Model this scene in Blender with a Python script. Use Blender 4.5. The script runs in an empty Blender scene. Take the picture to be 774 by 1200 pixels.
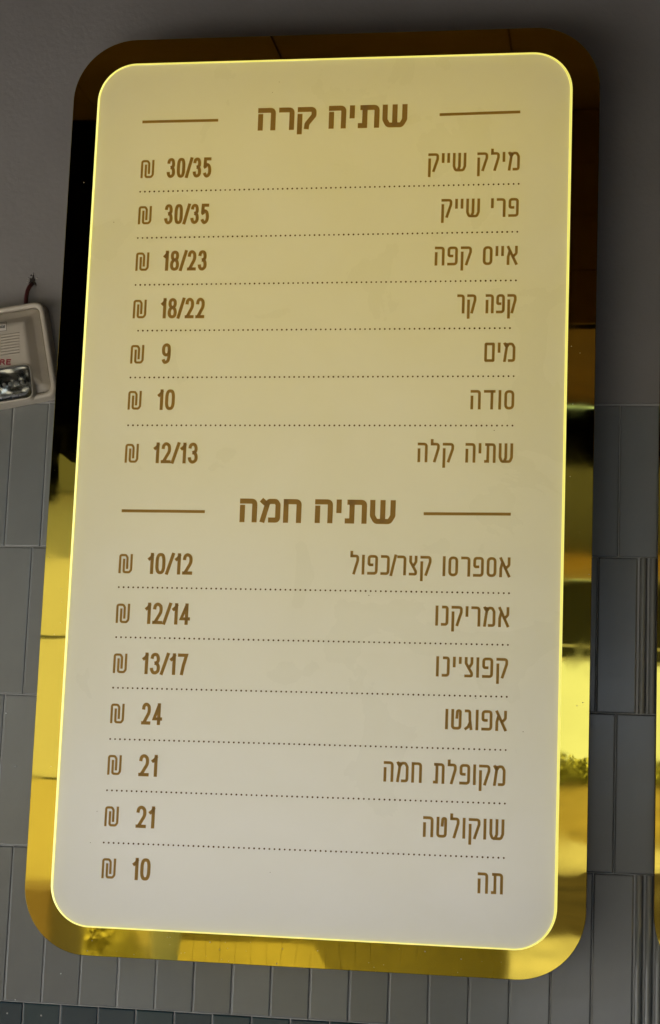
import bpy, bmesh, math, random
from mathutils import Vector
R = math.radians
random.seed(7)
SC = bpy.context.scene
COL = SC.collection

# ------------------------------------------------------------------ camera, world, sun, exposure
cam_d = bpy.data.cameras.new('camera')
cam = bpy.data.objects.new('camera', cam_d); COL.objects.link(cam)
cam.location = (0.6, -3.46367, 1.80462)
cam.rotation_euler = (1.71835, -0.03806, 0.15999)
cam_d.sensor_fit = 'VERTICAL'; cam_d.sensor_height = 36.0; cam_d.lens = 36.0 * 2080.94 / 1200
cam_d.clip_start = 0.05; cam_d.clip_end = 1500
SC.camera = cam

SUN_ELEV, SUN_AZ = R(53), R(-55)       # sun stands behind the wall to the left; the boards hang in its shade
W = bpy.data.worlds.new('World'); SC.world = W; W.use_nodes = True
nt = W.node_tree; nt.nodes.clear()
wo = nt.nodes.new('ShaderNodeOutputWorld'); bg = nt.nodes.new('ShaderNodeBackground')
sky = nt.nodes.new('ShaderNodeTexSky'); sky.sky_type = 'NISHITA'; sky.sun_disc = False
sky.sun_elevation = SUN_ELEV; sky.sun_rotation = SUN_AZ
sky.dust_density = 2.0
bg.inputs['Strength'].default_value = 0.10
nt.links.new(sky.outputs[0], bg.inputs[0]); nt.links.new(bg.outputs[0], wo.inputs[0])
sd = bpy.data.lights.new('sun', 'SUN'); sd.energy = 4.8; sd.angle = R(0.5); sd.color = (1, .95, .86)
sun = bpy.data.objects.new('sun', sd); COL.objects.link(sun)
sdir = Vector((math.sin(SUN_AZ) * math.cos(SUN_ELEV), math.cos(SUN_AZ) * math.cos(SUN_ELEV), math.sin(SUN_ELEV)))
sun.rotation_euler = sdir.to_track_quat('Z', 'Y').to_euler(); sun.location = (0, 5, 20)
vs = SC.view_settings
SC.display_settings.display_device = 'sRGB'
vs.view_transform = 'Standard'; vs.look = 'None'; vs.gamma = 1; vs.use_curve_mapping = False
vs.exposure = 1.24
SC.cycles.max_bounces = 8; SC.cycles.diffuse_bounces = 5; SC.cycles.glossy_bounces = 5
SC.cycles.sample_clamp_indirect = 6.0
SC.cycles.caustics_reflective = False; SC.cycles.caustics_refractive = False

# ------------------------------------------------------------------ helpers
def tag(o, label=None, cat=None, group=None, kind=None):
    if label: o['label'] = label
    if cat: o['category'] = cat
    if group: o['group'] = group
    if kind: o['kind'] = kind
    return o

def link(name, me, mat=None, parent=None):
    if mat is not None and not me.materials: me.materials.append(mat)
    o = bpy.data.objects.new(name, me); COL.objects.link(o)
    if parent is not None: o.parent = parent
    return o

def empty(name, loc=(0, 0, 0)):
    o = bpy.data.objects.new(name, None); COL.objects.link(o); o.location = loc; o.empty_display_size = .05
    return o

def from_bm(name, bm, mat, parent=None, smooth=False):
    bmesh.ops.recalc_face_normals(bm, faces=bm.faces[:])
    me = bpy.data.meshes.new(name); bm.to_mesh(me); bm.free()
    if smooth:
        for p in me.polygons: p.use_smooth = True
    return link(name, me, mat, parent)

def bm_box(bm, x0, x1, y0, y1, z0, z1):
    v = [bm.verts.new(c) for c in ((x0,y0,z0),(x1,y0,z0),(x1,y1,z0),(x0,y1,z0),(x0,y0,z1),(x1,y0,z1),(x1,y1,z1),(x0,y1,z1))]
    for f in ((0,3,2,1),(4,5,6,7),(0,1,5,4),(1,2,6,5),(2,3,7,6),(3,0,4,7)): bm.faces.new([v[i] for i in f])
    return v

def box(name, x0, x1, y0, y1, z0, z1, mat, parent=None, bevel=0):
    bm = bmesh.new(); bm_box(bm, x0, x1, y0, y1, z0, z1)
    if bevel: bmesh.ops.bevel(bm, geom=bm.edges[:], offset=bevel, segments=2, affect='EDGES', profile=.6)
    return from_bm(name, bm, mat, parent)

def M(name, col, rough=.5, metal=0.0, spec=.5, bump=None, var=None, coat=0.0):
    """plain Principled with optional object-space noise in colour (var=(scale, amount)) and bump=(scale, height)."""
    m = bpy.data.materials.new(name); m.use_nodes = True
    t = m.node_tree; b = t.nodes['Principled BSDF']
    b.inputs['Base Color'].default_value = (*col, 1); b.inputs['Roughness'].default_value = rough
    b.inputs['Metallic'].default_value = metal; b.inputs['Specular IOR Level'].default_value = spec
    b.inputs['Coat Weight'].default_value = coat
    if var or bump:
        tc = t.nodes.new('ShaderNodeTexCoord')
    if var:
        n = t.nodes.new('ShaderNodeTexNoise'); n.inputs['Scale'].default_value = var[0]; n.inputs['Detail'].default_value = 6
        n.inputs['Roughness'].default_value = .6
        t.links.new(tc.outputs['Object'], n.inputs['Vector'])
        mx = t.nodes.new('ShaderNodeMix'); mx.data_type = 'RGBA'
        a = var[1]
        c2 = var[2] if len(var) > 2 else tuple(c * (1 + a) for c in col)
        mx.inputs[6].default_value = (*[c * (1 - a) for c in col], 1); mx.inputs[7].default_value = (*c2, 1)
        rmp = t.nodes.new('ShaderNodeMapRange'); rmp.inputs['From Min'].default_value = .3; rmp.inputs['From Max'].default_value = .7
        t.links.new(n.outputs['Fac'], rmp.inputs['Value']); t.links.new(rmp.outputs[0], mx.inputs[0])
        t.links.new(mx.outputs[2], b.inputs['Base Color'])
    if bump:
        n2 = t.nodes.new('ShaderNodeTexNoise'); n2.inputs['Scale'].default_value = bump[0]; n2.inputs['Detail'].default_value = bump[2] if len(bump) > 2 else 4
        t.links.new(tc.outputs['Object'], n2.inputs['Vector'])
        bp = t.nodes.new('ShaderNodeBump'); bp.inputs['Strength'].default_value = 1; bp.inputs['Distance'].default_value = bump[1]
        t.links.new(n2.outputs['Fac'], bp.inputs['Height']); t.links.new(bp.outputs[0], b.inputs['Normal'])
    return m

def emis(m, col, s):
    b = m.node_tree.nodes['Principled BSDF']
    b.inputs['Emission Color'].default_value = (*col, 1); b.inputs['Emission Strength'].default_value = s
    return m

# ------------------------------------------------------------------ materials
m_plaster = M('painted_plaster', (.20, .184, .166), .7, bump=(110, .0006, 4), var=(2.2, .09))
m_grout = M('grout', (.34, .33, .30), .9, bump=(300, .0004))
m_tile = [M('grey_tile_%d' % i, c, .17, spec=.6, bump=(9, .0008, 2), var=(4, .09)) for i, c in
          enumerate([(.166, .168, .150), (.148, .150, .134), (.182, .184, .165), (.158, .159, .142)])]
m_teal = [M('teal_tile_%d' % i, c, .25, bump=(9, .0005, 2), var=(6, .12)) for i, c in
          enumerate([(.012, .035, .038), (.010, .028, .034), (.015, .040, .042)])]
m_gold = M('gold_mirror', (.76, .61, .10), .020, metal=1.0, bump=(8, .00014, 1))
t = m_gold.node_tree; b = t.nodes['Principled BSDF']
tc = t.nodes.new('ShaderNodeTexCoord'); sm = t.nodes.new('ShaderNodeTexNoise'); sm.inputs['Scale'].default_value = 7; sm.inputs['Detail'].default_value = 8; sm.inputs['Distortion'].default_value = 1.2
m1 = t.nodes.new('ShaderNodeMapRange'); m1.inputs['From Min'].default_value = .42; m1.inputs['From Max'].default_value = .72; m1.inputs['To Min'].default_value = .012; m1.inputs['To Max'].default_value = .07
t.links.new(tc.outputs['Object'], sm.inputs['Vector']); t.links.new(sm.outputs['Fac'], m1.inputs['Value']); t.links.new(m1.outputs[0], b.inputs['Roughness'])
m_goldside = M('gold_edge', (.62, .45, .10), .2, metal=1.0)
m_rim = emis(M('lit_rim_acrylic', (.8, .76, .4), .3), (1.0, .90, .15), .34)
m_print = M('brown_vinyl', (.36, .215, .055), .55, spec=.3)
def see_through(m, col, f):
    t = m.node_tree; b = t.nodes['Principled BSDF']; tr = t.nodes.new('ShaderNodeBsdfTranslucent'); tr.inputs[0].default_value = (*col, 1)
    mx = t.nodes.new('ShaderNodeMixShader'); mx.inputs[0].default_value = f
    t.links.new(b.outputs[0], mx.inputs[1]); t.links.new(tr.outputs[0], mx.inputs[2]); t.links.new(mx.outputs[0], t.nodes['Material Output'].inputs['Surface'])
see_through(m_print, (.50, .30, .06), .40)
m_dots = M('dark_brown_vinyl', (.11, .062, .018), .55, spec=.3)
m_speck = M('grime', (.12, .09, .04), .8)

# translucent opal acrylic face
m_face = bpy.data.materials.new('opal_acrylic'); m_face.use_nodes = True
t = m_face.node_tree; b = t.nodes['Principled BSDF']
b.inputs['Base Color'].default_value = (.70, .70, .70, 1); b.inputs['Roughness'].default_value = .34
b.inputs['Specular IOR Level'].default_value = .35
tc = t.nodes.new('ShaderNodeTexCoord'); sm = t.nodes.new('ShaderNodeTexNoise'); sm.inputs['Scale'].default_value = 3.5; sm.inputs['Detail'].default_value = 7; sm.inputs['Distortion'].default_value = .8
t.links.new(tc.outputs['Object'], sm.inputs['Vector'])
m1 = t.nodes.new('ShaderNodeMapRange'); m1.inputs['From Min'].default_value = .35; m1.inputs['From Max'].default_value = .65; m1.inputs['To Min'].default_value = .24; m1.inputs['To Max'].default_value = .46
t.links.new(sm.outputs['Fac'], m1.inputs['Value']); t.links.new(m1.outputs[0], b.inputs['Roughness'])
m2 = t.nodes.new('ShaderNodeMix'); m2.data_type = 'RGBA'; m2.inputs[6].default_value = (.62, .615, .59, 1); m2.inputs[7].default_value = (.665, .665, .67, 1)
m3 = t.nodes.new('ShaderNodeMapRange'); m3.inputs['From Min'].default_value = .3; m3.inputs['From Max'].default_value = .7
t.links.new(sm.outputs['Fac'], m3.inputs['Value']); t.links.new(m3.outputs[0], m2.inputs[0]); t.links.new(m2.outputs[2], b.inputs['Base Color'])
tr = t.nodes.new('ShaderNodeBsdfTranslucent'); tr.inputs[0].default_value = (.85, .85, .83, 1)
mx = t.nodes.new('ShaderNodeMixShader'); mx.inputs[0].default_value = .30
t.links.new(b.outputs[0], mx.inputs[1]); t.links.new(tr.outputs[0], mx.inputs[2])
t.links.new(mx.outputs[0], t.nodes['Material Output'].inputs['Surface'])
m_inside = M('box_inside_white', (.8, .8, .78), .8)

# ------------------------------------------------------------------ the wall with its tiles
TW, TH, G0, Z0 = .0765, .3015, -.5948, 1.3408
ZT = Z0 + 4 * TH
wall = box('wall', -5, 5, .0026, .25, -.2, 3.72, m_grout)
tag(wall, 'grey plastered wall above grey upright tiles and a dark teal tile course', None, None, 'structure')
box('plaster', -5, 5, -.003, .0024, ZT + .003, 3.72, m_plaster, wall)
tb = {}
def tile_mesh(w, h, fluted=False, key=None):
    key = (round(w, 4), h, fluted)
    if key in tb: return tb[key]
    bm = bmesh.new()
    g = .0009
    if not fluted:
        # pillowed edge: outer ring low, inner ring proud
        def ring(i, y): return [bm.verts.new(c) for c in ((g+i, y, g+i), (w-g-i, y, g+i), (w-g-i, y, h-g-i), (g+i, y, h-g-i))]
        rs = [ring(0, .012), ring(0, .0022), ring(.0010, .0006), ring(.0028, 0)]
        for a, c in zip(rs, rs[1:]):
            for k in range(4): bm.faces.new((a[k], a[(k+1) % 4], c[(k+1) % 4], c[k]))
        bm.faces.new(rs[-1])
    else:
        n = 4; prof = [(g, .012)]
        fw = (w - 2 * g) / n
        for k in range(n):
            for j in range(9):
                a = math.pi * j / 8
                prof.append((g + fw * (k + .5) - math.cos(a) * fw * .40, .003 - .0075 * math.sin(a)))
        prof.append((w - g, .012))
        lo = [bm.verts.new((x, y, g)) for x, y in prof]; hi = [bm.verts.new((x, y, h - g)) for x, y in prof]
        for i in range(len(prof) - 1): bm.faces.new((lo[i], lo[i+1], hi[i+1], hi[i]))
        bm.faces.new(lo); bm.faces.new(hi[::-1])
    bmesh.ops.recalc_face_normals(bm, faces=bm.faces[:])
    me = bpy.data.meshes.new('tile'); bm.to_mesh(me); bm.free()
    me.materials.append(m_tile[0])
    tb[key] = me
    return me
def put_tile(x, z, w, h, mat, fluted=False):
    me = tile_mesh(w, h, fluted)
    o = link('tile', me, None, wall)
    o.location = (x + random.uniform(-.0003, .0003), random.uniform(-.0005, .0005), z)
    o.rotation_euler = (random.uniform(-.0035, .0035), random.uniform(-.0012, .0012), random.uniform(-.008, .008))
    o.material_slots[0].link = 'OBJECT'; o.material_slots[0].material = mat
    return o
XW0, XW1 = -1.35, 1.62
for row in range(4):
    off = 0 if row in (0, 2) else .5
    # left of the board the two half-bond courses start from their own joint
    k = -10
    while True:
        x = G0 + (k + off) * TW
        if x > XW1: break
        w = TW
        if row == 3:      # a narrower cut tile behind the board shifts the joints on its left
            if x < -.2: x -= .0215
            if -.28 < x < -.2 + TW and x + TW - .0215 < -.13: pass
        fl = row in (0, 2) and k in (16, 22, -6)
        put_tile(x, Z0 + row * TH, w, TH, random.choice(m_tile), fl)
        k += 1
for row in range(3):
    k = -10
    while True:
        x = G0 + (k + (.53 if row % 2 == 0 else .03)) * TW
        if x > XW1: break
        put_tile(x, Z0 - (row + 1) * TH, TW, TH, random.choice(m_teal)); k += 1
# scuffs and paint drops on the wall
def blob(name, x, y, z, r, mat, parent):
    bm = bmesh.new(); bmesh.ops.create_icosphere(bm, subdivisions=1, radius=r)
    for v in bm.verts: v.co *= random.uniform(.75, 1.2); v.co.y *= .25
    o = from_bm(name, bm, mat, parent, True); o.location = (x, y, z); return o
m_paint = M('paint_drop', (.6, .6, .56), .6)
for x, z, r in ((-.627, 1.905, .002), (-.600, 1.80, .0022), (-.585, 1.318, .002), (-.515, 1.318, .0018), (-.48, 1.40, .0014), (-.57, 1.345, .0015)):
    blob('paint_drop', x, -.0012, z, r, m_paint, wall)

# ------------------------------------------------------------------ outlines
def rrect(x0, x1, z0, z1, r, n=20):
    pts = []
    for cx, cz, a0 in ((x1-r, z1-r, 0), (x0+r, z1-r, 90), (x0+r, z0+r, 180), (x1-r, z0+r, 270)):
        for i in range(n + 1):
            a = R(a0 + 90 * i / n); pts.append((cx + r * math.cos(a), cz + r * math.sin(a)))
    return pts
def loft(name, rings, mat, parent=None, cap_first=False, cap_last=False, closed=False, smooth=False):
    """rings: list of (outline, y)"""
    bm = bmesh.new()
    vr = [[bm.verts.new((p[0], y, p[1])) for p in ol] for ol, y in rings]
    n = len(vr[0]); pairs = list(zip(vr, vr[1:])) + ([(vr[-1], vr[0])] if closed else [])
    for a, c in pairs:
        for k in range(n): bm.faces.new((a[k], a[(k+1) % n], c[(k+1) % n], c[k]))
    if cap_first: bm.faces.new(vr[0])
    if cap_last: bm.faces.new(vr[-1])
    return from_bm(name, bm, mat, parent, smooth)

# ------------------------------------------------------------------ lettering
def fillet(pts, r, closed=False):
    out = []; n = len(pts)
    for i, p in enumerate(pts):
        if not closed and i in (0, n - 1): out.append(p); continue
        a, c = Vector(pts[i-1]), Vector(pts[(i+1) % n]); q = Vector(p)
        d1, d2 = (a - q), (c - q); l1, l2 = d1.length, d2.length
        d1.normalize(); d2.normalize()
        ang = math.acos(max(-1, min(1, d1.dot(d2))))
        if ang > R(165) or r <= 0: out.append(p); continue
        k = min(r / math.tan(ang / 2), l1 * .5, l2 * .5)
        s0, s1 = q + d1 * k, q + d2 * k
        for j in range(6):
            u = j / 5; out.append(tuple(s0 * (1-u)**2 + q * 2*u*(1-u) + s1 * u*u))
    return out
def smooth_path(pts, closed=False, m=5):
    n = len(pts); out = []
    rng = range(n) if closed else range(n - 1)
    for i in rng:
        g = lambda k: Vector(pts[k % n]) if closed else Vector(pts[max(0, min(n-1, k))])
        p0, p1, p2, p3 = g(i-1), g(i), g(i+1), g(i+2)
        for j in range(m):
            u = j / m
            out.append(tuple(.5 * ((2*p1) + (p2-p0)*u + (2*p0-5*p1+4*p2-p3)*u*u + (3*p1-p0-3*p2+p3)*u**3)))
    if not closed: out.append(tuple(pts[-1]))
    return out
class Pen:
    def __init__(s): s.bm = bmesh.new(); s.k = 0
    def stroke(s, pts, w, closed=False, h=.0004, cap=True):
        """flat raised ribbon in XZ; each stroke a hair above the last so that crossings never share a plane"""
        P = [Vector(p) for p in pts]; Q = [P[0]]
        for p in P[1:]:
            if (p - Q[-1]).length > 1e-6: Q.append(p)
        if closed and (Q[0] - Q[-1]).length < 1e-6: Q.pop()
        P = Q; n = len(P)
        if cap and not closed:
            P[0] = P[0] + (P[0] - P[1]).normalized() * w / 2; P[-1] = P[-1] + (P[-1] - P[-2]).normalized() * w / 2
        L, Rr = [], []
        for i in range(n):
            if closed: a, c = P[i-1], P[(i+1) % n]
            else: a, c = P[max(0, i-1)], P[min(n-1, i+1)]
            t1 = (P[i] - a); t2 = (c - P[i])
            if t1.length < 1e-9: t1 = t2
            if t2.length < 1e-9: t2 = t1
            t1.normalize(); t2.normalize()
            n1, n2 = Vector((-t1.y, t1.x)), Vector((-t2.y, t2.x))
            m = n1 + n2
            if m.length < 1e-6: m = n1
            m.normalize(); sc = min(1.6, 1 / max(.2, m.dot(n1)))
            L.append(P[i] + m * (w / 2 * sc)); Rr.append(P[i] - m * (w / 2 * sc))
        y = -h - s.k * .00003; s.k += 1
        lt = [s.bm.verts.new((p.x, y, p.y)) for p in L]; rt = [s.bm.verts.new((p.x, y, p.y)) for p in Rr]
        lb = [s.bm.verts.new((p.x, 0, p.y)) for p in L]; rb = [s.bm.verts.new((p.x, 0, p.y)) for p in Rr]
        for i in range(n if closed else n - 1):
            j = (i + 1) % n
            s.bm.faces.new((lt[i], lt[j], rt[j], rt[i])); s.bm.faces.new((lt[i], lb[i], lb[j], lt[j])); s.bm.faces.new((rt[j], rb[j], rb[i], rt[i]))
        if not closed:
            s.bm.faces.new((lt[0], rt[0], rb[0], lb[0])); s.bm.faces.new((lt[-1], lb[-1], rb[-1], rt[-1]))
    def done(s, name, mat, parent, y):
        o = from_bm(name, s.bm, mat, parent); o.location.y = y; return o

# glyph: (width, [ (points, kind) ]) in a unit box of stroke centre lines; kind: 'r' rounded corners, 's' sharp, 'c' closed rounded, 'b' smooth curve, 'B' smooth closed
HEB = {
 'mem':   (.60, [([(0,0),(.24,.97)],'s'), ([(0,1),(.20,.80),(.42,1),(.80,1),(1,.80),(1,0),(.52,0)],'m')]),
 'yod':   (.14, [([(.5,1),(.5,.55)],'s')]),
 'lamed': (.45, [([(0,1.22),(0,1),(1,1),(1,.74),(.45,0)],'l')]),
 'qof':   (.56, [([(0,1),(1,1),(1,.72),(.55,0)],'r'), ([(.02,.68),(.02,-.32)],'s')]),
 'shin':  (.70, [([(0,1),(0,.25),(.14,0),(.86,0),(1,.25),(1,1)],'r'), ([(.5,1),(.5,.22),(.38,.03)],'s')]),
 'pe':    (.52, [([(.42,.50),(0,.50),(0,1),(1,1),(1,0),(0,0)],'r')]),
 'resh':  (.46, [([(0,1),(1,1),(1,0)],'r')]),
 'alef':  (.54, [([(0,1),(1,0)],'s'), ([(1,1),(1,.62),(.62,.44)],'r'), ([(.17,.74),(0,.42),(0,0)],'r')]),
 'samekh':(.48, [([(0,0),(0,1),(1,1),(1,0)],'c')]),
 'he':    (.50, [([(0,1),(1,1),(1,0)],'r'), ([(.02,.66),(.02,0)],'s')]),
 'vav':   (.14, [([(.5,1),(.5,0)],'s')]),
 'dalet': (.56, [([(0,1),(1,1)],'s'), ([(.76,1),(.76,0)],'s')]),
 'tav':   (.56, [([(.08,1),(1,1),(1,0)],'r'), ([(.26,1),(.26,0),(0,0)],'t')]),
 'fmem':  (.52, [([(0,0),(0,1),(1,1),(1,0)],'d')]),
 'nun':   (.37, [([(.15,1),(1,1),(1,0),(0,0)],'r')]),
 'tsadi': (.41, [([(0,1),(0,.72),(1,.16),(1,0),(0,0)],'r'), ([(1,1),(1,.72),(.62,.52)],'r')]),
 'kaf':   (.45, [([(0,1),(1,1),(1,0),(0,0)],'r')]),
 'gimel': (.38, [([(0,1),(.7,1),(.76,.5),(1,0)],'r'), ([(.78,.34),(.45,.1),(0,0)],'s')]),
 'tet':   (.50, [([(0,1),(0,0),(1,0),(1,1),(.62,1),(.56,.62)],'r')]),
 'het':   (.52, [([(0,0),(0,1),(1,1),(1,0)],'h')]),
 'geresh':(.13, [([(.8,1),(.3,.76)],'s')]),
 'slash': (.34, [([(0,-.05),(1,1.05)],'s')]),
}
DIG = {
 '0': (.43, [([(0,.5),(.03,.78),(.2,.96),(.5,1),(.8,.96),(.97,.78),(1,.5),(.97,.22),(.8,.04),(.5,0),(.2,.04),(.03,.22)],'B')]),
 '1': (.26, [([(1,1),(1,0)],'s'), ([(1,.94),(.70,.84),(.1,.76)],'s')]),
 '2': (.43, [([(.02,.72),(.10,.91),(.33,1),(.62,1),(.9,.9),(.98,.72),(.9,.53),(.55,.28),(.15,.0)],'b'), ([(0,0),(1,0)],'s')]),
 '3': (.43, [([(.02,.76),(.12,.93),(.42,1),(.76,.96),(.93,.78),(.85,.6),(.42,.52)],'b'), ([(.42,.52),(.82,.47),(.99,.3),(.93,.1),(.6,0),(.25,.02),(.05,.14),(0,.26)],'b')]),
 '4': (.45, [([(.68,.95),(0,.24),(1,.24)],'s'), ([(.72,1),(.72,0)],'s')]),
 '5': (.43, [([(.95,1),(.14,1),(.08,.54),(.10,.53)],'s'), ([(.10,.53),(.42,.66),(.8,.60),(1,.38),(.95,.14),(.65,0),(.3,.0),(.0,.17)],'b')]),
 '7': (.43, [([(0,1),(1,1),(.62,.45),(.42,0)],'s')]),
 '8': (.44, [([(.5,.54),(.17,.62),(.06,.78),(.17,.94),(.5,1),(.83,.94),(.94,.78),(.83,.62)],'B'), ([(.5,.54),(.14,.45),(0,.26),(.12,.06),(.5,0),(.88,.06),(1,.26),(.86,.45)],'B')]),
 '9': (.44, [([(1,.70),(.9,.50),(.5,.42),(.12,.5),(0,.72),(.1,.92),(.48,1),(.88,.93),(1,.70)],'b'), ([(1,.72),(.99,.35),(.85,.1),(.5,0),(.2,.02),(.02,.17)],'b')]),
 '/': (.38, [([(0,-.02),(1,1.02)],'s')]),
 'A': (.75, [([(0,0),(.5,1),(1,0)],'s'), ([(.2,.32),(.8,.32)],'s')]),
 'R': (.70, [([(0,0),(0,1),(.9,1),(.9,.5),(.1,.5)],'r'), ([(.55,.5),(1,0)],'s')]),
 'E': (.62, [([(1,1),(0,1),(0,0),(1,0)],'s'), ([(.1,.52),(.85,.52)],'s')]),
 'C': (.72, [([(1,.8),(.75,1),(.25,1),(0,.75),(0,.25),(.25,0),(.75,0),(1,.2)],'r')]),
}
def draw_glyph(pen, g, x, wd, z0, H, s, rad):
    for pts, kind in g[1]:
        P = [(x + s/2 + px * max(wd - s, 0), z0 + s/2 + pz * (H - s)) for px, pz in pts]
        if kind == 's': pen.stroke(P, s)
        elif kind == 'r': pen.stroke(fillet(P, rad), s)
        elif kind == 'c': pen.stroke(fillet(P, rad * 1.5, True), s, True)
        elif kind == 'd': pen.stroke(fillet(P, rad * .2, True), s, True)
        elif kind == 'b': pen.stroke(smooth_path(P), s, cap=False)
        elif kind == 'B': pen.stroke(smooth_path(P, True), s, True)
        elif kind == 'h':  # square left shoulder, round right one
            pen.stroke([P[0], P[1]], s); q = fillet([P[1], P[2], P[3]], rad); pen.stroke(q, s)
        elif kind == 't': pen.stroke(P, s)
        elif kind == 'l': pen.stroke([P[0], P[1]], s); pen.stroke(fillet(P[1:], rad), s)
        elif kind == 'm': pen.stroke(fillet(P, rad * .8), s)
def words(letters, table, *a):
    pens = [Pen() for _ in range(letters.count(' ') + 1)]
    word(pens, letters, table, *a)
    return pens
def word(pen, letters, table, xl, xr, z0, H, s, gap, space, rtl=True, rad=.13, wscale=1.0):
    adv = []; tot = 0
    for L in letters:
        if L == ' ': adv.append((None, space)); continue
        adv.append((L, table[L][0] * wscale if L not in ('yod','vav','geresh') else max(table[L][0], s / H)))
    seq = []; x = 0; wi = 0
    for i, (L, w) in enumerate(adv):
        if L is None: x += w - gap; wi += 1; continue
        gg = gap if i and adv[i-1][0] not in ('slash', '/') and L not in ('slash', '/') else (gap * .1 if i else 0)
        if i: x += gg
        seq.append((L, x, w, wi)); x += w
    k = (xr - xl) / x
    for L, px, w, wi in seq:
        gx = xr - (px + w) * k if rtl else xl + px * k
        draw_glyph(pen[wi] if isinstance(pen, list) else pen, table[L], gx, w * k, z0, H, s, rad * H)

# ------------------------------------------------------------------ the menu board
D = .10
def make_board(label):
    root = empty('menu_board', (0, 0, 1.447))
    tag(root, label, 'menu board', 'gold framed menu boards on the tiled wall')
    S = Vector((0, 0, -1.447))
    out = rrect(-.532, .5425, 1.4475, 3.2905, .128); inn = rrect(-.4795, .4895, 1.5005, 3.2385, .080)
    rin = rrect(-.4745, .4845, 1.5034, 3.2343, .0758); 
    prt = []
    prt.append(loft('frame', [(inn, -D + .004), (inn, -D), (rrect(-.5312, .5417, 1.4483, 3.2897, .1272), -D), (out, -D + .0009), (out, -D + .004)], m_gold, root, closed=True))
    o2 = rrect(-.530, .5405, 1.4495, 3.2885, .126)
    prt.append(loft('side_return', [(o2, -D + .0038), (o2, -.001)], m_goldside, root))
    prt.append(loft('back_plate', [(o2, -.002), (o2, -.006)], m_inside, root, True, True))
    prt.append(loft('lit_rim', [(inn, -D + .012), (inn, -D - .001), (rin, -D - .0035), (rin, -D + .006)], m_rim, root))
    f = loft('menu_panel', [(rin, -D - .0025), (rin, -D + .001)], m_face, root, cap_first=True)
    prt.append(f)
    for p in prt: p.location = S
    return root, f
board, face = make_board('gold mirror framed white menu board with brown Hebrew drinks and prices, hanging whole in view')
FY = -D - .0026

rows = [
 (['mem','yod','lamed','qof',' ','shin','yod','yod','qof'], .2082, 2.9945, '30/35', 2.9916),
 (['pe','resh','yod',' ','shin','yod','yod','qof'], .2370, 2.9000, '30/35', 2.8942),
 (['alef','yod','yod','samekh',' ','qof','pe','he'], .2269, 2.8028, '18/23', 2.7970),
 (['qof','pe','he',' ','qof','resh'], .2737, 2.7058, '18/22', 2.6984),
 (['mem','yod','fmem'], .3293, 2.6090, '9', 2.6052),
 (['samekh','vav','dalet','he'], .3048, 2.5150, '10', 2.5111),
 (['shin','tav','yod','he',' ','qof','lamed','he'], .2051, 2.4105, '12/13', 2.4036),
 (['alef','samekh','pe','resh','samekh','vav',' ','qof','tsadi','resh','slash','kaf','pe','vav','lamed'], .0812, 2.1899, '10/12', 2.1828),
 (['alef','mem','resh','yod','qof','nun','vav'], .2492, 2.0950, '12/14', 2.0846),
 (['qof','pe','vav','tsadi','geresh','yod','nun','vav'], .2532, 1.9985, '13/17', 1.9868),
 (['alef','pe','vav','gimel','tet','vav'], .2735, 1.8998, '24', 1.8893),
 (['mem','qof','vav','pe','lamed','tav',' ','het','mem','he'], .1595, 1.7980, '21', 1.7902),
 (['shin','vav','qof','vav','lamed','tet','he'], .2374, 1.6985, '21', 1.6920),
 (['tav','he'], .3421, 1.6000, '10', 1.5935),
]
numext = {'30/35': (-.3247, -.2322), '18/23': (-.3222, -.2320), '18/22': (-.3218, -.2316), '9': (-.3148, -.2965), '10': (-.3190, -.2830), '12/13': (-.3213, -.2306),
          '10/12': (-.3210, -.2303), '12/14': (-.3213, -.2300), '13/17': (-.3213, -.2300), '24': (-.3168, -.2755), '21': (-.3170, -.2800)}
lp = Vector((0, 0, 0))
def sub(o):   # lettering sits on the panel, whose own origin carries the board's height
    return o
for letters, xl, z0, num, zn in rows:
    for p in words(letters, HEB, xl, .3893, z0, .0383, .0053, .145, .56):
        sub(p.done('item_word', m_print, face, FY))
    p = Pen(); a, c = numext[num]
    word(p, list(num), DIG, a, c, zn, .0418, .0064, .085, .3, rtl=False)
    sub(p.done('price', m_print, face, FY))
    # new shekel sign: two hooked halves set into each other
    p = Pen(); s = .0045; w_, h_ = .0276, .0382; x0 = -.3792; zz = zn + .0004
    A = lambda u, v: (x0 + s/2 + u * (w_ - s), zz + s/2 + v * (h_ - s))
    p.stroke(fillet([A(0, 0), A(0, 1), A(.50, 1), A(.64, .86), A(.64, .26)], .004), s)
    p.stroke(fillet([A(.35, .72), A(.35, 0), A(.86, 0), A(1, .14), A(1, 1)], .004), s)
    sub(p.done('shekel_sign', m_print, face, FY))
dots = [(-.378, .388, 2.9633, 2.967), (-.3776, .3876, 2.866, 2.8696), (-.3768, .387, 2.768, 2.7715), (-.3662, .3776, 2.6732, 2.6762), (-.3767, .387, 2.577, 2.5808),
        (-.376, .387, 2.4797, 2.4836), (-.3767, .3878, 2.1556, 2.1598), (-.3763, .388, 2.0572, 2.0618), (-.3767, .3882, 1.9585, 1.9642), (-.3769, .3885, 1.8593, 1.865),
        (-.3775, .3893, 1.7608, 1.7661), (-.3782, .3896, 1.6613, 1.6665)]
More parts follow.
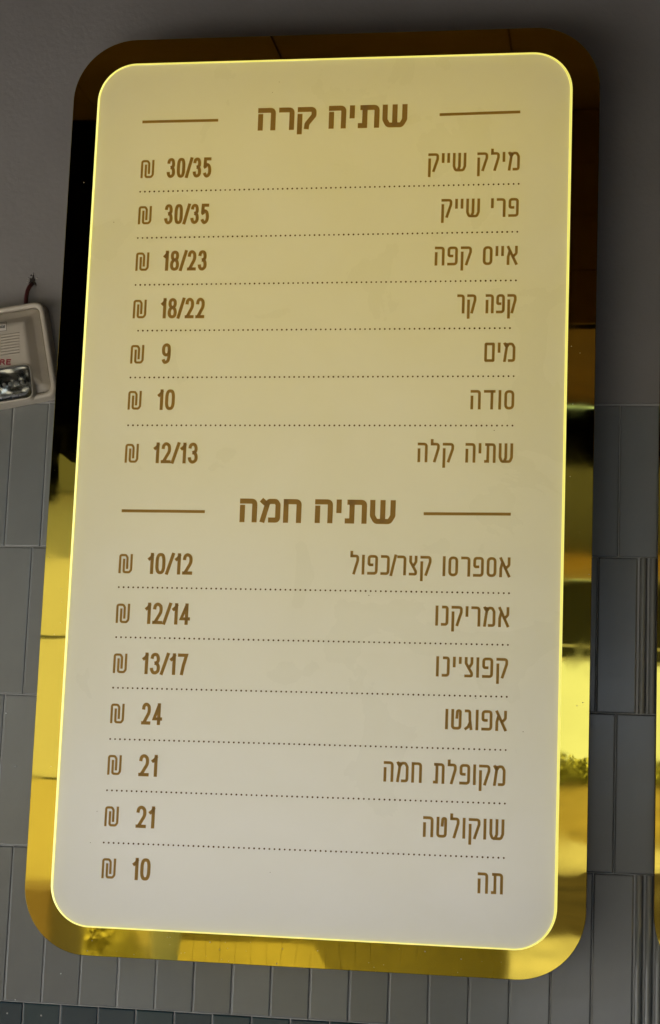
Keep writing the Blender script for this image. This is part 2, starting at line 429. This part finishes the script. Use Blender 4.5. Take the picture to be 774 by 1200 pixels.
for x0, x1, za, zb in dots:
    bm = bmesh.new(); n = int(round((x1 - x0) / .00985))
    for i in range(n + 1):
        u = i / n; cx, cz = x0 + (x1 - x0) * u, za + (zb - za) * u; r = random.uniform(.00178, .0020)
        vt = [bm.verts.new((cx + r * math.cos(R(45 * k)), -.0004, cz + r * math.sin(R(45 * k)))) for k in range(8)]
        vb = [bm.verts.new((v.co.x, 0, v.co.z)) for v in vt]
        bm.faces.new(vt)
        for k in range(8): bm.faces.new((vt[k], vb[k], vb[(k+1) % 8], vt[(k+1) % 8]))
    o = from_bm('dotted_line', bm, m_dots, face); o.location.y = FY; o['kind'] = 'stuff'
for x0, x1, za, zb in ((-.3816, -.2227, 3.1118, 3.1118), (.228, .388, 3.1128, 3.1148), (-.3795, -.2108, 2.3074, 2.308), (.2207, .3878, 2.3099, 2.3114)):
    p = Pen(); p.stroke([(x0, za), (x1, zb)], .0058, cap=False); sub(p.done('heading_bar', m_print, face, FY))
HW = {'shin': 1.07, 'tav': .92, 'yod': .26, 'he': .76, 'qof': .80, 'resh': .66, 'het': .78, 'mem': .88}
HT = {k: (HW[k], HEB[k][1]) for k in HW}
HT['shin'] = (1.07, [([(0,1),(0,.3),(.16,0),(.84,0),(1,.3),(1,1)],'r'), ([(.5,1),(.5,.1)],'s')])
HT['qof'] = (.80, [([(0,1),(1,1),(1,.66),(.52,.18),(.50,.02)],'r'), ([(.0,.62),(.0,-.26)],'s')])
HT['tav'] = (.92, [([(.12,1),(1,1),(1,0)],'r'), ([(.26,1),(.26,0),(0,0)],'t')])
HT['mem'] = (.88, [([(.02,0),(.30,.86)],'s'), ([(.02,1),(.24,.84),(.42,1),(.88,1),(1,.84),(1,0),(.55,0)],'m')])
def heading(letters, xl, xr, z0, H):
    p = Pen(); word(p, letters, HT, xl, xr, z0, H, H * .215, .13, .4, rad=.14)
    sub(p.done('heading_word', m_print, face, FY))
heading(['shin','tav','yod','he'], .0045, .1635, 3.0885, .0480)
heading(['qof','resh','he'], -.1407, -.0206, 3.0878, .0475)
heading(['shin','tav','yod','he'], .0082, .1661, 2.2886, .0468)
heading(['het','mem','he'], -.1411, -.0183, 2.2882, .0468)
# tiny dirt specks on the face
bm = bmesh.new()
for x, z in ((-.113, 3.168), (-.1, 3.19), (.352, 2.474), (-.395, 1.72), (-.405, 1.66), (.12, 2.15), (.33, 1.96), (-.05, 1.62), (.42, 1.9), (-.43, 2.9)):
    r = random.uniform(.0006, .0013)
    bm.faces.new([bm.verts.new((x + r * math.cos(R(60*k)) * random.uniform(.5, 1.4), -.0002, z + r * math.sin(R(60*k)))) for k in range(6)])
o = from_bm('dirt_specks', bm, m_speck, face); o.location.y = FY; o['kind'] = 'stuff'

# dust spots on the lower band of the mirror frame
bm = bmesh.new()
for k in range(46):
    if k < 30: x, z = random.uniform(-.42, .42), random.uniform(1.452, 1.495)
    else: x, z = random.choice((random.uniform(-.528, -.485), random.uniform(.496, .538))), random.uniform(1.6, 3.1)
    r_ = random.uniform(.0004, .0013)
    bm.faces.new([bm.verts.new((x + r_ * math.cos(R(60*q)) * random.uniform(.6, 1.4), -.0002, z + r_ * math.sin(R(60*q)))) for q in range(6)])
o = from_bm('dust_spots', bm, M('dust', (.42, .38, .24), .8), [c for c in board.children if c.name.startswith('frame')][0]); o.location.y = -D; o['kind'] = 'stuff'
# lamps of the light box: LED sheets behind the opal face, warm above and paler below in place of daylight
def led(parent, z, h, power, col, wd=1.06):
    d = bpy.data.lights.new('led_sheet', 'AREA'); d.shape = 'RECTANGLE'; d.size = wd; d.size_y = h; d.energy = power; d.color = col
    o = bpy.data.objects.new('led_sheet', d); COL.objects.link(o); o.parent = parent
    o.location = (.005, -.066, z - 1.447); o.rotation_euler = (R(-90), 0, 0)
    return o
LED = [(3.29, .40, .72, .01), (2.95, .335, .74, .015), (2.65, .315, .755, .05), (2.35, .30, .79, .17), (2.05, .295, .845, .40), (1.75, .31, .89, .62), (1.45, .36, .91, .78)]
for i in range(14):
    zc = 3.260 - (i + .5) * (1.782 / 14)
    for a_, c_ in zip(LED, LED[1:]):
        if a_[0] >= zc >= c_[0]:
            u = (a_[0] - zc) / (a_[0] - c_[0]); pw, g_, b_ = [a_[k] * (1-u) + c_[k] * u for k in (1, 2, 3)]
    led(board, zc, 1.782 / 14, pw * .46 * (.86 if i in (0, 13) else 1), (1, g_, b_), .975 if i in (0, 13) else 1.055)

# ------------------------------------------------------------------ neighbour board, cut by the right edge of the view
def copy_tree(o, parent=None, skip=()):
    c = o.copy(); COL.objects.link(c)
    c.parent = parent
    for ch in o.children:
        if ch.name.split('.')[0] not in skip: copy_tree(ch, c, skip)
    return c
board2 = copy_tree(board, None, ('item_word', 'price', 'shekel_sign', 'heading_word', 'heading_bar', 'dotted_line', 'dirt_specks', 'dust_spots'))
board2.location = (1.1965, 0, 1.447)
tag(board2, 'sliver of a second gold mirror frame cut off by the right edge of the picture', 'menu board', 'gold framed menu boards on the tiled wall')

# ------------------------------------------------------------------ emergency light on the left
m_beige = M('aged_beige_plastic', (.42, .365, .28), .42, bump=(60, .0002), var=(14, .10))
m_rimb = M('aged_beige_plastic_rim', (.45, .395, .305), .42, bump=(60, .0002), var=(14, .10))
m_red = M('red_print', (.22, .006, .015), .5)
m_black = M('black_print', (.015, .014, .013), .5)
m_chrome = M('foil_reflector', (.92, .90, .86), .16, metal=1, bump=(38, .0035, 1))
m_bulb = M('led_bulb', (.55, .54, .5), .08, spec=1)
EX, EZ = -.6803, 2.7432
def E(u, v):  # u right, v down, in drawing units of about 1.85 mm
    dv = v - 357
    return (EX + .00185 * u + .000124 * dv, EZ + .00012 * u - .00184 * dv)
def poly(uvr, inset=0, n=7):
    """convex outline with per-corner radii, shrunk by inset"""
    P = [Vector(E(u, v)) for u, v, r in uvr]; N = len(P); lines = []
    c = sum(P, Vector((0, 0))) / N
    for i in range(N):
        a, q = P[i], P[(i+1) % N]; d = (q - a).normalized(); nn = Vector((-d.y, d.x))
        if nn.dot(c - a) < 0: nn = -nn
        lines.append((a + nn * inset, d))
    V = []
    for i in range(N):
        (a, d), (q, e) = lines[i-1], lines[i]
        den = d.x * e.y - d.y * e.x; t_ = ((q.x - a.x) * e.y - (q.y - a.y) * e.x) / den
        V.append(a + d * t_)
    out = []
    for i in range(N):
        r = max(.0075, uvr[i][2] * .00185 - inset * .7)
        p = V[i]; d1 = (V[i-1] - p).normalized(); d2 = (V[(i+1) % N] - p).normalized()
        ang = math.acos(d1.dot(d2)); k = r / math.tan(ang / 2)
        s0, s1 = p + d1 * k, p + d2 * k
        for j in range(n):
            u = j / (n - 1); out.append(tuple(s0 * (1-u)**2 + p * 2*u*(1-u) + s1 * u*u))
    return out
lamp = empty('emergency_light', (EX, 0, EZ))
tag(lamp, 'old beige ribbed emergency light with red letters and clear lens left of the board', 'emergency light')
OUT = [(-150, 371, 14), (47.5, 353, 13), (64, 463, 13), (-165, 492, 14)]
back = Vector((-EX, 0, -EZ))
def lpart(o): o.location = Vector(o.location) + back; return o
lpart(loft('housing_rim', [(poly(OUT), -.001), (poly(OUT), -.030), (poly(OUT, .0015), -.0345), (poly(OUT, .0045), -.0362), (poly(OUT, .0095), -.0355), (poly(OUT, .0112), -.0335), (poly(OUT, .0115), -.028), (poly(OUT, .0115), -.024)], m_rimb, lamp, smooth=True))
lpart(loft('cover', [(poly(OUT, .0115), -.022), (poly(OUT, .0128), -.0285), (poly(OUT, .014), -.0300), (poly(OUT, .026), -.0320), (poly(OUT, .030), -.0345), (poly(OUT, .040), -.0470), (poly(OUT, .045), -.0495), (poly(OUT, .050), -.0500)], m_beige, lamp, cap_last=True, smooth=True))
for i in range(8):
    v = 392.0 + i * 3.3
    bm = bmesh.new(); x0, z0 = E(-120, v + 10); x1, z1 = E(22, v - .6); x2, z2 = E(27.5, v - .9)
    secs = [(x0, z0, -.0500), (x1, z1, -.0500), (x2, z2, -.0440)]
    rings = []
    for x, z, y in secs:
        rings.append([bm.verts.new((x, y - .0015 * math.sin(R(a)), z + .0021 * math.cos(R(a)))) for a in (0, 45, 90, 135, 180)])
    for a, c in zip(rings, rings[1:]):
        for k in range(4): bm.faces.new((a[k], a[k+1], c[k+1], c[k]))
    lpart(from_bm('rib', bm, m_beige, lamp, True))
# lettering
pn = Pen()
bx, bz = E(-11.5, 427.0); ex, ez = E(12.6, 427)
word(pn, ['C', 'A', 'R', 'E'], DIG, E(-15.5, 427)[0], E(12.8, 427)[0], bz + .0025, .0120, .0028, .16, .3, rtl=False, rad=.2)
o = pn.done('red_lettering', m_red, lamp, -.0502); o.rotation_euler = (0, R(-2.0), 0); lpart(o)
o.location = Vector((-EX, 0, -EZ)) + Vector((0, -.0502, 0))
# correct for the turn about the lamp's own origin
o.rotation_euler = (0, 0, 0)
xa, za = E(-30, 379); xb, zb = E(7.5, 388)
st = box('maker_sticker', xa, xb, -.0506, -.0498, zb, za + .002, M('sticker_white', (.55, .5, .42), .5), lamp); lpart(st)
pn = Pen(); 
for (u0, v0, u1, v1) in ((-30, 379.6, 7.9, 377.6), (7.9, 377.6, 7.9, 387.6), (7.9, 387.6, -30, 389)):
    pn.stroke([E(u0, v0), E(u1, v1)], .0007, cap=False)
for u in (-9, -6.5, -4.4, -2.4, -.6, .9, 2.4, 4.0, 5.4):
    hh = random.uniform(2.2, 3.6)
    pn.stroke([E(u, 384.6), E(u + .5, 384.6 - hh)], .0013, cap=False)
pn.stroke([E(-9, 384.4), E(5.6, 383.9)], .0009, cap=False)
o = pn.done('sticker_print', m_black, st, -.0507)
# the lamp window: reflector tray, bulbs, clear lens
WIN = [(-122, 441, 7), (35.5, 427, 9), (38.5, 466, 8), (-124, 481, 7)]
lpart(loft('lens_bezel', [(poly(WIN, -.002), -.0300), (poly(WIN, -.002), -.0505), (poly(WIN, -.0002), -.0522), (poly(WIN, .0012), -.0515), (poly(WIN, .0016), -.049)], m_rimb, lamp, smooth=True))
lpart(loft('reflector', [(poly(WIN, .0012), -.0515), (poly(WIN, .008), -.0508), (poly(WIN, .015), -.0503), (poly(WIN, .018), -.0506)], m_chrome, lamp, cap_last=True, smooth=True))
for i in range(9):
    u = 26.5 - i * 6.9; x, z = E(u, 448.5 - (u - 26.5) * .07)
    bm = bmesh.new(); bmesh.ops.create_uvsphere(bm, u_segments=12, v_segments=8, radius=.0042)
    bu = from_bm('bulb', bm, m_bulb, lamp, True); bu.location = (x, -.0530, z); lpart(bu)
    bm = bmesh.new()
    for k in range(12):
        a0, a1 = R(30*k), R(30*(k+1))
        q = [bm.verts.new((r * math.cos(a), y, r * math.sin(a))) for a, r, y in ((a0, .0050, -.0003), (a1, .0050, -.0003), (a1, .0062, -.0012), (a0, .0062, -.0012))]
        bm.faces.new(q)
    bz_ = from_bm('bulb_collar', bm, m_black, bu)
m_lens = bpy.data.materials.new('clear_lens'); m_lens.use_nodes = True
t = m_lens.node_tree; t.nodes.clear(); ou = t.nodes.new('ShaderNodeOutputMaterial')
trn = t.nodes.new('ShaderNodeBsdfTransparent'); trn.inputs[0].default_value = (.93, .93, .9, 1)
gl = t.nodes.new('ShaderNodeBsdfGlossy'); gl.inputs['Roughness'].default_value = .06
fr = t.nodes.new('ShaderNodeFresnel'); fr.inputs['IOR'].default_value = 1.6
mm = t.nodes.new('ShaderNodeMixShader')
t.links.new(fr.outputs[0], mm.inputs[0]); t.links.new(trn.outputs[0], mm.inputs[1]); t.links.new(gl.outputs[0], mm.inputs[2]); t.links.new(mm.outputs[0], ou.inputs[0])
lpart(loft('lens', [(poly(WIN, .0010), -.0518), (poly(WIN, .0030), -.0570), (poly(WIN, .0070), -.0600), (poly(WIN, .014), -.0610)], m_lens, lamp, cap_last=True, smooth=True))
bm = bmesh.new(); bmesh.ops.create_icosphere(bm, subdivisions=1, radius=.0016)
x, z = E(47.5, 458.5); s_ = from_bm('screw_hole', bm, m_black, lamp); s_.location = (x, -.0315, z); s_.scale = (1, .3, .6); lpart(s_)
for u, v in ((61.6, 441), (61.8, 444.5), (62.2, 452)):
    c_ = blob('chip', *[0, 0, 0], .0012, m_black, lamp); x, z = E(u, v); c_.location = (x, -.0335, z); lpart(c_)

# dark red cable coming out of a rough hole in the plaster
def tube(name, pts, rads, mat, parent=None, seg=10):
    bm = bmesh.new(); rings = []
    for i, p in enumerate(pts):
        p = Vector(p); d = (Vector(pts[min(i+1, len(pts)-1)]) - Vector(pts[max(i-1, 0)])).normalized()
        a = d.cross(Vector((0, 1, 0)) if abs(d.y) < .9 else Vector((1, 0, 0))).normalized(); c = d.cross(a)
        rings.append([bm.verts.new(p + (a * math.cos(2*math.pi*k/seg) + c * math.sin(2*math.pi*k/seg)) * rads[i]) for k in range(seg)])
    for a, c in zip(rings, rings[1:]):
        for k in range(seg): bm.faces.new((a[k], a[(k+1) % seg], c[(k+1) % seg], c[k]))
    bm.faces.new(rings[0]); bm.faces.new(rings[-1])
    return from_bm(name, bm, mat, parent, True)
m_cable = M('dark_red_cable', (.055, .010, .010), .35)
m_hole = M('hole_dark', (.012, .009, .007), .95)
cable = tube('cable', [(-.6300, .004, 2.8035), (-.6305, -.006, 2.7985), (-.6325, -.0115, 2.792), (-.6358, -.013, 2.782), (-.6372, -.013, 2.770), (-.6376, -.013, 2.757), (-.637, -.013, 2.742)], [.0046]*7, m_cable)
tag(cable, 'short dark red cable from a hole in the plaster down to the emergency light', 'cable')
bm = bmesh.new(); hp = []
random.seed(3)
for k in range(18):
    a = 2*math.pi*k/18; rr = random.uniform(.75, 1.25)
    hp.append(bm.verts.new((-.6297 + .0068 * rr * math.cos(a), -.0036, 2.8055 + .0105 * rr * math.sin(a) + (.010 if k in (4,) else 0))))
bm.faces.new(hp); from_bm('cable_hole', bm, m_hole, wall)
m_crumb = M('plaster_crumb', (.33, .31, .27), .9)
for k in range(16):
    a = random.uniform(0, 2*math.pi); rr = random.uniform(1.1, 1.7)
    blob('plaster_crumb', -.6297 + .0068*rr*math.cos(a), -.0042, 2.8055 + .0105*rr*math.sin(a), random.uniform(.0008, .0022), random.choice([m_crumb, m_plaster, m_hole]), wall)

# ------------------------------------------------------------------ the place in front of the wall (seen in the mirror frame) and added light blockers
m_floor = M('bounce_floor', (.80, .80, .80), .6, var=(3, .2))
m_wood = M('brown_ceiling_board', (.075, .036, .008), .9, spec=.08, var=(1.3, .35), bump=(20, .001))
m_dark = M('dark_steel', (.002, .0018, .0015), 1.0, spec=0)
m_olive = M('olive_canvas', (.038, .038, .020), .8)
m_whitewall = M('sunlit_render', (.35, .33, .26), .85, var=(.8, .05), bump=(30, .002))
m_ochre = M('ochre_board', (.75, .46, .13), .7)
m_asph = M('asphalt', (.030, .022, .012), .95, spec=.05, var=(.5, .35))
m_pave = M('pale_paving', (.27, .25, .20), .85, var=(.45, .35))
m_field = M('dry_field', (.145, .112, .045), .95, spec=.1, var=(.30, .40))
m_leaf = M('scrub_leaf', (.19, .20, .05), .7, var=(1.5, .35))
m_bark = M('bark', (.10, .07, .05), .9)
# ground sheet with the far bank
bm = bmesh.new(); ys = [3, -16, -24, -46, -54, -60, -72, -100, -160, -400]; zs = [0, 0, 0, 0, 0, 1.0, 1.75, 2.0, 2.4, 3.0]
vv = [[bm.verts.new((x, y, z)) for x in (-300, 300)] for y, z in zip(ys, zs)]
for a, c in zip(vv, vv[1:]): bm.faces.new((a[0], a[1], c[1], c[0]))
tag(from_bm('ground', bm, m_field), None, None, None, 'structure')
tag(box('terrace', -16, 6, -11.4, .02, -.1, .006, m_floor), None, None, None, 'structure')  # unseen floor, widened and whitened to bounce sunlight onto the board
tag(box('pavement', -40, 40, -18.5, -11.4, -.1, .012, m_pave), None, None, None, 'structure')
tag(box('road', -60, 60, -35, -18.5, -.1, .004, m_asph), None, None, None, 'structure')
tag(box('far_pavement', -60, 60, -53, -35, -.1, .016, m_pave), None, None, None, 'structure')
# board ceiling, beams
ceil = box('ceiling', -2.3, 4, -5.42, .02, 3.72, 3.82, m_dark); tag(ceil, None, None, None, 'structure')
x = -1.2
while x < 3.9:
    box('plank', x, x + .298, -5.4, .01, 3.66 + random.uniform(-.004, .004), 3.72, m_wood, ceil); x += .30
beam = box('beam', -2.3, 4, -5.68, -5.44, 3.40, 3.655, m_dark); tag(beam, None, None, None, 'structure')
m_pale = M('white_piping', (.7, .7, .62), .6)
box('sky_blocker', -2.3, -2.27, -5.4, -.02, 3.13, 3.72, m_dark, ceil)  # added to block sky light from the left end
sw = box('side_blocker', 2.02, 2.12, -5.3, -.01, .01, 3.7, M('side_blocker_dark', (.06, .055, .05), .8)); tag(sw, None, None, None, 'structure')  # added unseen wall, keeps light from the right off the boards
wh = box('backdrop', -40, 40, -96, -90, 0, 9, M('backdrop_pale', (.60, .70, .85), .7, var=(.25, .08)))  # added block standing in for the bright sky strip in the mirror
tag(wh, 'long white warehouse added behind the bank as the bright sky strip', 'backdrop')
ds = box('shade_downstand', -6, .2, -1.56, -1.48, 2.76, 3.70, m_dark); tag(ds, None, None, None, 'structure')
ds2 = box('shade_downstand', .2, 6, -1.55, -1.50, 3.05, 3.655, m_dark); tag(ds2, None, None, None, 'structure')  # right half added to keep daylight off the upper wall
for k_ in range(4):
    box('plank', .2, 6, -1.50, -1.484 + random.uniform(-.002, .002), 3.05 + k_ * .152, 3.05 + k_ * .152 + .149, m_wood, ds2)
# awning over the outer tables
aw = empty('awning', (0, -6, 0)); tag(aw, 'dark olive canvas awning on steel posts in front of the terrace', 'awning')
bm = bmesh.new()
v = [bm.verts.new(c) for c in ((-.55, -1.0, 3.74), (1.5, -1.0, 3.74), (1.5, -7.5, 3.95), (-.55, -7.5, 3.95), (-.55, -1.0, 3.78), (1.5, -1.0, 3.78), (1.5, -7.5, 3.99), (-.55, -7.5, 3.99))]
for f in ((0,3,2,1),(4,5,6,7),(0,1,5,4),(1,2,6,5),(2,3,7,6),(3,0,4,7)): bm.faces.new([v[i] for i in f])
from_bm('canvas', bm, m_olive, aw)
box('valance', -.55, 1.5, -7.56, -7.51, 3.73, 4.0, m_ochre, aw)
box('side_curtain', -.55, 1.5, -7.60, -7.57, 2.95, 3.72, m_olive, aw)
for z_ in (3.08, 2.955): box('piping', -.55, 1.5, -7.565, -7.558, z_, z_ + .03, m_pale, aw)
for px_ in (-.5, 1.4): box('post', px_, px_ + .08, -7.5, -7.42, 0, 3.95, m_dark, aw)
# white building to the left, sunlit
m_plinth = M('ochre_plinth_paint', (.32, .272, .14), .85, var=(.8, .08), bump=(30, .002))
bd = empty('white_building', (-6, -12, 0)); tag(bd, 'plain pale rendered building standing in the sun across the terrace', 'building')
box('wall', -6, 3.4, 1.6, 3, 0, 3.75, m_whitewall, bd)
box('plinth', -6, 3.4, 3.0, 3.006, 0, 1.72, m_plinth, bd)
box('roof', -6.2, 3.6, 1.4, 3.2, 3.75, 4.0, m_olive, bd)
box('control_joint', -6, 3.4, 3.0, 3.004, 2.72, 2.735, m_olive, bd)
box('control_joint', -6, 3.4, 3.0, 3.004, 1.72, 1.735, m_olive, bd)
# dark cabinet, slatted low wall
cb = box('cabinet', -4.2, -2.05, -5.6, -5.0, .01, 1.23, M('dark_brown_cabinet', (.11, .07, .03), .5), None, .01); tag(cb, 'dark brown service cabinet at the left edge of the terrace', 'cabinet')
m_screen = M('khaki_board', (.30, .25, .075), .7, var=(2, .2))
sl = empty('boarded_screen', (-.8, -6, 0)); tag(sl, 'low khaki screen of upright boards along the front of the terrace', 'screen')
for k in range(22):
    box('board', -.86 + k * .078, -.86 + k * .078 + .0765, -.02 - random.uniform(0, .004), .02, .02, .985, m_screen, sl)
box('top_rail', -.9, .9, -.04, .04, .985, 1.02, m_olive, sl)
# shrubs and trees
def clump(bm, c, r, n, leaf):
    for _ in range(n):
        d = Vector((random.gauss(0, 1), random.gauss(0, 1), random.gauss(0, 1))).normalized() * (random.random() ** .4)
        p = Vector(c) + Vector((d.x * r[0], d.y * r[1], d.z * r[2]))
        a = Vector((random.uniform(-1, 1), random.uniform(-1, 1), random.uniform(-1, 1))).normalized() * leaf
        q = a.orthogonal().normalized() * leaf * .6
        bm.faces.new([bm.verts.new(p - a), bm.verts.new(p + q), bm.verts.new(p + a), bm.verts.new(p - q)])
sh = empty('shrub', (-2.9, -8.7, 0)); tag(sh, 'pale dry shrub in front of the rendered building', 'shrub')
bm = bmesh.new(); clump(bm, (0, 0, .5), (.32, .35, .42), 3200, .028); from_bm('foliage', bm, M('dry_leaf', (.42, .38, .12), .6, var=(9, .5)), sh)
bm = bmesh.new()
for i in range(15):
    x = -14 + i * 1.9 + random.uniform(-.5, .5); y = random.uniform(-80, -71); s = random.uniform(.7, 1.2)
    for k in range(5): clump(bm, (x + random.uniform(-1.2, 1.2) * s, y + random.uniform(-.8, .8), 1.7 + s * random.uniform(.3, .9)), (1.7*s, 1*s, .6*s), 300, .13)
tag(from_bm('scrub', bm, m_leaf), 'low green scrub along the top of the dry bank', 'scrub', None, 'stuff')
